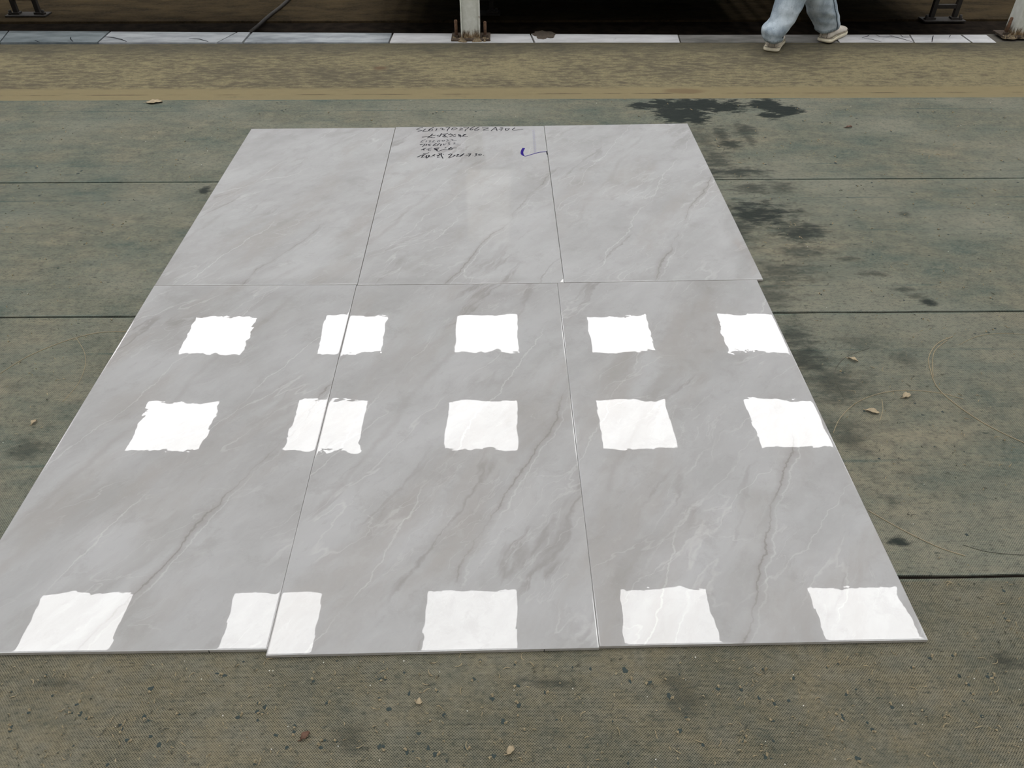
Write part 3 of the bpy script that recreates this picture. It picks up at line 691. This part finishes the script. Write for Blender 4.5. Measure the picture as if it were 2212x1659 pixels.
def leg(path, seed):
    "path: (centre, half width across, half depth)"
    b = MB(); rings = []; n = 28; K = 7
    ctr = []
    for i in range(len(path)-1):
        for s in range(K):
            t = s/K; q = [tuple(path[max(i-1,0)][0])+path[max(i-1,0)][1:], tuple(path[i][0])+path[i][1:], tuple(path[i+1][0])+path[i+1][1:], tuple(path[min(i+2,len(path)-1)][0])+path[min(i+2,len(path)-1)][1:]]
            ctr.append([.5*(2*q[1][c]+(q[2][c]-q[0][c])*t+(2*q[0][c]-5*q[1][c]+4*q[2][c]-q[3][c])*t*t+(3*q[1][c]-q[0][c]-3*q[2][c]+q[3][c])*t**3) for c in range(5)])
    ctr.append(list(path[-1][0])+list(path[-1][1:]))
    for cx, cy, cz, rx, ry in ctr:
        ring = []
        low = max(0, min(1, (.34-cz)/.2))
        for k in range(n):
            a = 2*math.pi*k/n
            f = 1+.10*low*mnoise.noise(Vector((math.cos(a)*1.5+seed, math.sin(a)*1.5, cz*13)))+.05*low*mnoise.noise(Vector((math.cos(a)*3+cz*9, math.sin(a)*3+seed, cz*16)))+.02*low*math.sin(cz*120+3*math.cos(a+seed)+seed)
            ring.append(Vector((cx+rx*f*math.cos(a), cy+ry*f*math.sin(a), cz)))
        rings.append(ring)
    return rings, ctr
hip = Vector((1.545, 4.26, .80))
pL = [(GX(1672,4.175,.052), .045,.050), (GX(1670,4.178,.068), .052,.054), (GX(1677,4.185,.105), .068,.064), (GX(1694,4.20,.15), .068,.066), (GX(1711,4.215,.233), .074,.072), (GX(1748,4.25,.42), .082,.082), (Vector((1.545,4.28,.62)), .086,.086), (Vector((1.49,4.27,.78)), .090,.10)]
pR = [(GX(1788,4.355,.060), .060,.058), (GX(1787,4.35,.080), .069,.062), (GX(1783,4.345,.112), .078,.070), (GX(1778,4.335,.16), .080,.074), (GX(1772,4.325,.233), .080,.076), (GX(1757,4.31,.42), .082,.084), (Vector((1.575,4.28,.62)), .086,.086), (Vector((1.60,4.25,.78)), .090,.10)]
jb = MB(); seam = MB(); hems = []
for path, sd, sa in ((pL, 1.3, None), (pR, 5.1, -.95)):
    rings, ctr = leg(path, sd)
    # slanting hem: the opening is lower at the heel
    for k, rg in enumerate(rings[:8]):
        fade = 1-k/8
        dd = DL if path is pL else DR
        c0 = Vector(ctr[k][:3])
        for p in rg: p.z += (.30 if path is pR else .18)*fade*((p-c0).dot(dd))
    jb.loft(rings, 0, False)
    h0 = [p+(p-Vector(ctr[0][:3])).normalized()*.0035 for p in rings[0]]; h1 = [p+(p-Vector(ctr[1][:3])).normalized()*.003 for p in rings[1]]
    h1 = [a.lerp(c, .85) for a, c in zip(h0, h1)]; h1 = [Vector((a.x, a.y, q.z+.016)) for a, q in zip(h1, h0)]
    inn = [p-(p-Vector(ctr[0][:3])).normalized()*.004 for p in rings[0]]
    hem = MB(); hem.loft([inn, h0, h1], 0, False); hems.append(hem)
    if sa is not None:
        i_ = int(round(((sa) % (2*math.pi))/(2*math.pi)*28)) % 28
        pts = [rings[k][i_]+(rings[k][i_]-Vector(ctr[k][:3])).normalized()*.0015 for k in range(0, len(rings)-4)]
        seam.tube(pts, .0022, 6)
        for k in range(2, 44, 1):
            if k < len(pts)-1:
                a_ = pts[k].lerp(pts[k+1], .5); seam.tube([a_+Vector((-.004,0,0)), a_+Vector((.004,0,.002))], .0011, 5)
n = 28
pel_r = []
for z, rx, ry, cx, cy in ((.70,.145,.105,1.545,4.265),(.78,.155,.112,1.545,4.26),(.86,.145,.105,1.545,4.26),(.93,.125,.095,1.545,4.26)):
    pel_r.append([Vector((cx+rx*math.cos(2*math.pi*k/n), cy+ry*math.sin(2*math.pi*k/n), z)) for k in range(n)])
jb.loft(pel_r, 0, True)
jeans = obj('jeans', jb, M_DENIM, hip, person, 0, 0)
sm_ = jeans.modifiers.new('thick', 'SOLIDIFY'); sm_.thickness = .002; sm_.offset = -1
for hem in hems: obj('hem', hem, M_HEM, hip, jeans, fix=False)
obj('side_seam', seam, M_SEAM, hip, jeans)
# body: one continuous skin-modifier figure under the clothes
def skin(name, joints, edges, mat, lv=2, root=0):
    me = bpy.data.meshes.new(name); me.from_pydata([tuple(Vector(j[:3])-pc) for j in joints], edges, [])
    me.materials.append(mat); o = bpy.data.objects.new(name, me); COL.objects.link(o); o.parent = person; o.location = (0,0,0)
    m = o.modifiers.new('skin', 'SKIN'); m.use_smooth_shade = True
    if not me.skin_vertices: me.skin_vertices.new() if hasattr(me.skin_vertices, 'new') else None
    for i, j in enumerate(joints):
        sv = me.skin_vertices[0].data[i]; sv.radius = (j[3], j[4] if len(j) > 4 else j[3]); sv.use_root = (i == root)
    s = o.modifiers.new('sub', 'SUBSURF'); s.levels = s.render_levels = lv
    return o
fd = Vector((.68,.73,0)); sd = Vector((.73,-.68,0))          # facing and right-hand directions
def at(f_, s_, z): q = Vector((1.545,4.26,0))+fd*f_+sd*s_; return (q.x, q.y, z)
J = [(*at(0,0,.84),.10,.085), (*at(.0,0,.95),.088,.072), (*at(.01,0,1.08),.098,.078), (*at(.01,0,1.18),.085,.07), (*at(.01,0,1.25),.040), (*at(.02,0,1.31),.048),
     (*at(.025,0,1.38),.068,.074), (*at(.02,0,1.45),.060,.066), (*at(.115,0,1.365),.012)]
E_ = [(0,1),(1,2),(2,3),(3,4),(4,5),(5,6),(6,7),(6,8)]
for s, (kn, an, toe) in ((-1, (pL[5][0], HL+DL*.05+Vector((0,0,.075)), HL+DL*.17+Vector((0,0,.035)))), (1, (pR[5][0], HR+DR*.05+Vector((0,0,.08)), HR+DR*.165+Vector((0,0,.04))))):
    i0 = len(J); hp = at(0, s*.075, .78)
    J += [(*hp,.070), (*kn,.048), (*(Vector(kn).lerp(an,.35)),.045), (*an,.030), (*toe,.020)]
    E_ += [(0,i0),(i0,i0+1),(i0+1,i0+2),(i0+2,i0+3),(i0+3,i0+4)]
    i0 = len(J); fw_ = -.5*s
    sh = at(.0, s*.155, 1.185); el = at(fw_*.10-.02, s*.20, .95); wr = at(fw_*.26+.06, s*.20, .76)
    J += [(*sh,.042), (*el,.032), (*wr,.022), (*(Vector(wr)+fd*fw_*.03+Vector((0,0,-.045))),.026,.014)]
    E_ += [(3,i0),(i0,i0+1),(i0+1,i0+2),(i0+2,i0+3)]
    pw_ = Vector(J[i0+3][:3])
    for q, (off, ln_) in enumerate(((-.024,.060),(-.008,.070),(.008,.066),(.023,.052))):
        k0 = len(J); b0 = pw_+fd*off+Vector((0,0,-.028))
        J += [(*b0,.0085), (*(b0+Vector((0,0,-ln_*.5))-sd*s*.004),.0078), (*(b0+Vector((0,0,-ln_))-sd*s*.016),.0065)]
        E_ += [(i0+3,k0),(k0,k0+1),(k0+1,k0+2)]
    k0 = len(J); tb = Vector(wr)+fd*.030+Vector((0,0,-.030))
    J += [(*tb,.010), (*(tb+fd*.014+Vector((0,0,-.035))),.008)]; E_ += [(i0+2,k0),(k0,k0+1)]
skin('body', J, E_, M_SKIN)
S_ = [(*at(0,0,.88),.150,.112), (*at(0,0,1.0),.120,.098), (*at(.01,0,1.12),.125,.10), (*at(.01,0,1.215),.075,.065)]
SE = [(0,1),(1,2),(2,3)]
for s in (-1, 1):
    i0 = len(S_); S_ += [(*at(0,s*.165,1.175),.058), (*at(-.5*s*.10-.02,s*.205,.96),.048), (*at(-.5*s*.22+.04,s*.205,.82),.040)]; SE += [(2,i0),(i0,i0+1),(i0+1,i0+2)]
skin('shirt', S_, SE, M_SHIRT)
skin('hair', [(*at(-.005,0,1.47),.070,.074), (*at(-.045,0,1.41),.058,.06), (*at(-.06,0,1.33),.045,.05), (*at(-.065,0,1.22),.04,.05)], [(0,1),(1,2),(2,3)], M_HAIR)
for s in (-1, 1):
    b = MB(); c_ = Vector(at(.088, s*.030, 1.392))
    b.loft([[c_+Vector((math.cos(a)*r_, math.sin(a)*r_, z_)) for a in [2*math.pi*k/8 for k in range(8)]] for r_, z_ in ((.003,-.010),(.009,-.005),(.010,0),(.009,.005),(.003,.010))])
    obj('eye', b, M_HAIR, c_, person)
b = MB(); b.tube([at(.094,-.022,1.335), at(.100,0,1.333), at(.094,.022,1.335)], [.003,.006,.003], 6); obj('mouth', b, plain('lips', (.4,.15,.13), .5), at(.1,0,1.333), person)

# ------------------------------------------------------------------ loose strands, leaves and scraps on the mats
M_STRAND = plain('dry_plastic_strand', (.26,.215,.135), .8)
M_STRANDD = plain('dark_plastic_strand', (.075,.075,.055), .8)
def strand(pts, r, mat, label):
    r *= .62
    g = [G(x, y, Z_MAT+r*.9) for x, y in smooth(pts, 5)]
    b = MB(); b.tube(g, r, 6); c_ = g[len(g)//2]
    tag(obj('loose_strand', b, mat, c_), label, 'strand', 'loose strands curling on the mats')
strand([(1876,1103),(1925,1131),(1970,1155),(2030,1183),(2085,1201)], .0016, M_STRAND, 'nearly straight tan strand leaving the right edge of the front right tile')
strand([(1800,935),(1815,903),(1850,870),(1900,850),(1960,843),(2030,849),(2080,862)], .0014, M_STRAND, 'wide tan arc of strand starting at the right edge of the front right tile')
strand([(2058,727),(2025,742),(2006,772),(2010,800),(2022,832),(2050,862),(2110,905),(2165,935),(2225,962)], .0018, M_STRAND, 'long pale S-shaped strand ending at the right photo edge, outer one of a pair')
strand([(2046,735),(2020,757),(2014,785),(2016,812)], .0016, M_STRAND, 'short pale curved strand inside the hook of the long S-shaped one')
strand([(1878,752),(1830,770),(1806,795),(1804,820),(1825,862)], .0010, M_STRANDD, 'thin dark hooked strand next to a dry leaf, right of the upper bright squares')
strand([(2072,745),(2110,727),(2160,720),(2225,723)], .0011, M_STRAND, 'thin tan strand curving out of the right photo edge below the mat joint')
strand([(2080,1177),(2130,1191),(2180,1197),(2225,1199)], .0011, M_STRANDD, 'dark strand at the right photo edge above the nearest mat joint')
strand([(0,807),(60,770),(140,737),(210,719),(272,716)], .0014, M_STRAND, 'tan strand bowing from the left photo edge to the front left tile')
strand([(165,731),(182,760),(184,790),(168,830),(135,868)], .0011, M_STRAND, 'thin strand bent like a bracket left of the front left tile')
strand([(1905,862),(1907,885),(1900,910)], .0012, M_STRAND, 'short upright strand below the wide tan arc')
M_LEAF = plain('dry_leaf', (.31,.25,.16), .8, 0, .25, 80)
M_LEAFB = plain('brown_leaf', (.10,.05,.03), .8, 0, .3, 80)
def leaf(x, y, ln_, wd_, ang, mat, label, name='dry_leaf', z=Z_MAT):
    c_ = G(x, y, z); b = MB(); a = Vector((math.cos(ang), math.sin(ang), 0)); s = Vector((-a.y, a.x, 0)); top, bot = [], []
    rr = random.Random(x)
    n = 7; vs = []
    for k in range(n):
        t = k/(n-1); w = wd_*math.sin(math.pi*min(1, t*.92+.06))**.8*rr.uniform(.75,1.15); p = c_+a*((t-.5)*ln_)
        for sg in (-1, 0, 1): vs.append(p+s*(w*.5*sg)+Vector((0,0,.0012+(.006 if sg else .001)*rr.uniform(.3,1)*(1 if sg else .3)+.003*math.sin(math.pi*t))))
    top = vs; bot = [v-Vector((0,0,.0009)) for v in vs]; N = len(vs); fs = []
    for k in range(n-1):
        for j in range(2):
            q = (k*3+j, k*3+j+1, k*3+j+4, k*3+j+3); fs.append(q); fs.append(tuple(N+i for i in q[::-1]))
    rim = [k*3 for k in range(n)]+[(n-1)*3+1]+[k*3+2 for k in range(n-1,-1,-1)]+[1]
    for i in range(len(rim)): fs.append((rim[i], N+rim[i], N+rim[(i+1)%len(rim)], rim[(i+1)%len(rim)]))
    b.add(top+bot, fs, 0, True)
    o = tag(obj(name, b, mat, c_), label, 'leaf' if 'leaf' in name else 'scrap')
    b = MB(); b.tube([c_-a*ln_*.5+Vector((0,0,.002)), c_-a*ln_*.72+s*.003+Vector((0,0,.0018))], .0009, 5); obj('stem', b, mat, c_, o)
leaf(1842, 779, .026, .011, -.6, M_LEAF, 'small tan leaf on the green mat inside the thin dark hooked strand')
leaf(1957, 857, .026, .015, .5, M_LEAF, 'crumpled tan leaf touching the wide tan arc of strand')
leaf(1884, 891, .030, .014, -.4, M_LEAF, 'shredded tan leaf under the wide tan arc of strand')
leaf(75, 914, .016, .010, 1.2, M_LEAF, 'small pale leaf near the left photo edge, left of the lower bright squares')
leaf(1833, 276, .030, .013, .2, M_LEAFB, 'dark brown leaf on the farthest mat, right of the wet patches')
leaf(334, 222, .070, .045, .1, M_LEAF, 'straw-coloured scrap on the far edge of the farthest mat at the left', 'straw_scrap')
leaf(1103, 1623, .016, .012, .8, M_LEAF, 'curled tan flake at the bottom of the photo, below the middle front tile', 'tan_flake')
leaf(905, 1519, .012, .010, -.3, M_LEAF, 'tan flake on the nearest mat below the left end of the middle front tile', 'tan_flake')
leaf(660, 1592, .018, .010, .8, M_SOLE and M_LEAFB, 'dark brown shard on the nearest mat, lower left of the middle front tile', 'dark_shard')
M_SPECK = plain('white_grit', (.5,.49,.45), .8)
M_PIT = plain('torn_dark_weave', (.020,.032,.030), .85)
M_TUFT = plain('frayed_tan_weave', (.25,.205,.125), .85, 0, .3, 300)
boxes = [(-1.09,.81,.76,3.23)]
def clear(x, y, m_=.012): return not any(a-m_ < x < b_+m_ and c-m_ < y < d+m_ for a, b_, c, d in boxes)
for i, (mo, y0, y1) in enumerate(mats):
    nb_, npit, nsp = ((900,300,60),(500,170,60),(300,150,50),(200,120,40))[i]
    xr = (1.15, 1.75, 2.2, 2.6)[i]; ylo = max(y0+.01, .52); k_ = (1, 1, 1.15, 1.4)[i]
    b = MB(); p_ = MB(); sp = MB(); cnt = 0
    while cnt < nb_:
        x, y = R.uniform(-xr, xr), R.uniform(ylo, y1-.01)
        if not clear(x, y): continue
        cnt += 1
        a = R.uniform(0, math.pi*2); ln_ = R.choice((.002,.003,.003,.004,.005,.006,.008,.014))*k_; cv = R.uniform(-1.2,1.2); pts = []
        for k in range(4):
            t = k/3; aa = a+cv*t; pts.append(Vector((x+math.cos(aa)*ln_*t, y+math.sin(aa)*ln_*t, Z_MAT+.0006+(R.uniform(0,.0035) if 0 < k else 0))))
        b.tube(pts, [.0007*k_, .0010*k_, .0007*k_, .0002], 4, R.choice((0,0,1)), False)
    for k in range(npit):
        x, y = R.uniform(-xr, xr), R.uniform(ylo, y1-.01)
        if not clear(x, y, .02): continue
        s = R.uniform(.0016,.0042)*k_
        pts = blob(x, y, s*R.uniform(.7,1.3), s*R.uniform(.7,1.4), 0, 9, .7, k+i*500); n = len(pts)
        p_.add([(q[0],q[1],Z_MAT-.0002) for q in pts]+[(x+(q[0]-x)*.7,y+(q[1]-y)*.7,Z_MAT+.0006) for q in pts], [tuple(range(n,2*n))]+[(j,(j+1)%n,n+(j+1)%n,n+j) for j in range(n)])
        if R.random() < .6:
            a = R.uniform(0,6.28); tipp = [Vector((x+math.cos(a)*s, y+math.sin(a)*s, Z_MAT)), Vector((x+math.cos(a+.3)*s*1.9, y+math.sin(a+.3)*s*1.9, Z_MAT+.003)), Vector((x+math.cos(a+.7)*s*2.1, y+math.sin(a+.7)*s*2.1, Z_MAT+.0025))]
            b.tube(tipp, [.0018,.0022,.0006], 4, 0, False)
    for k in range(nsp):
        x, y = R.uniform(-xr, xr), R.uniform(ylo, y1-.01)
        if not clear(x, y): continue
        s = R.uniform(.0004,.0009)*k_; sp.box(x-s, x+s, y-s, y+s, Z_MAT-.0002, Z_MAT+s)
    for nm, q, mm in (('frayed_tuft', b, [M_TUFT, M_STRANDD]), ('torn_pit', p_, M_PIT), ('white_grit', sp, M_SPECK)):
        o = obj(nm, q, mm, mo.location, mo, fix=False); o['kind'] = 'stuff'
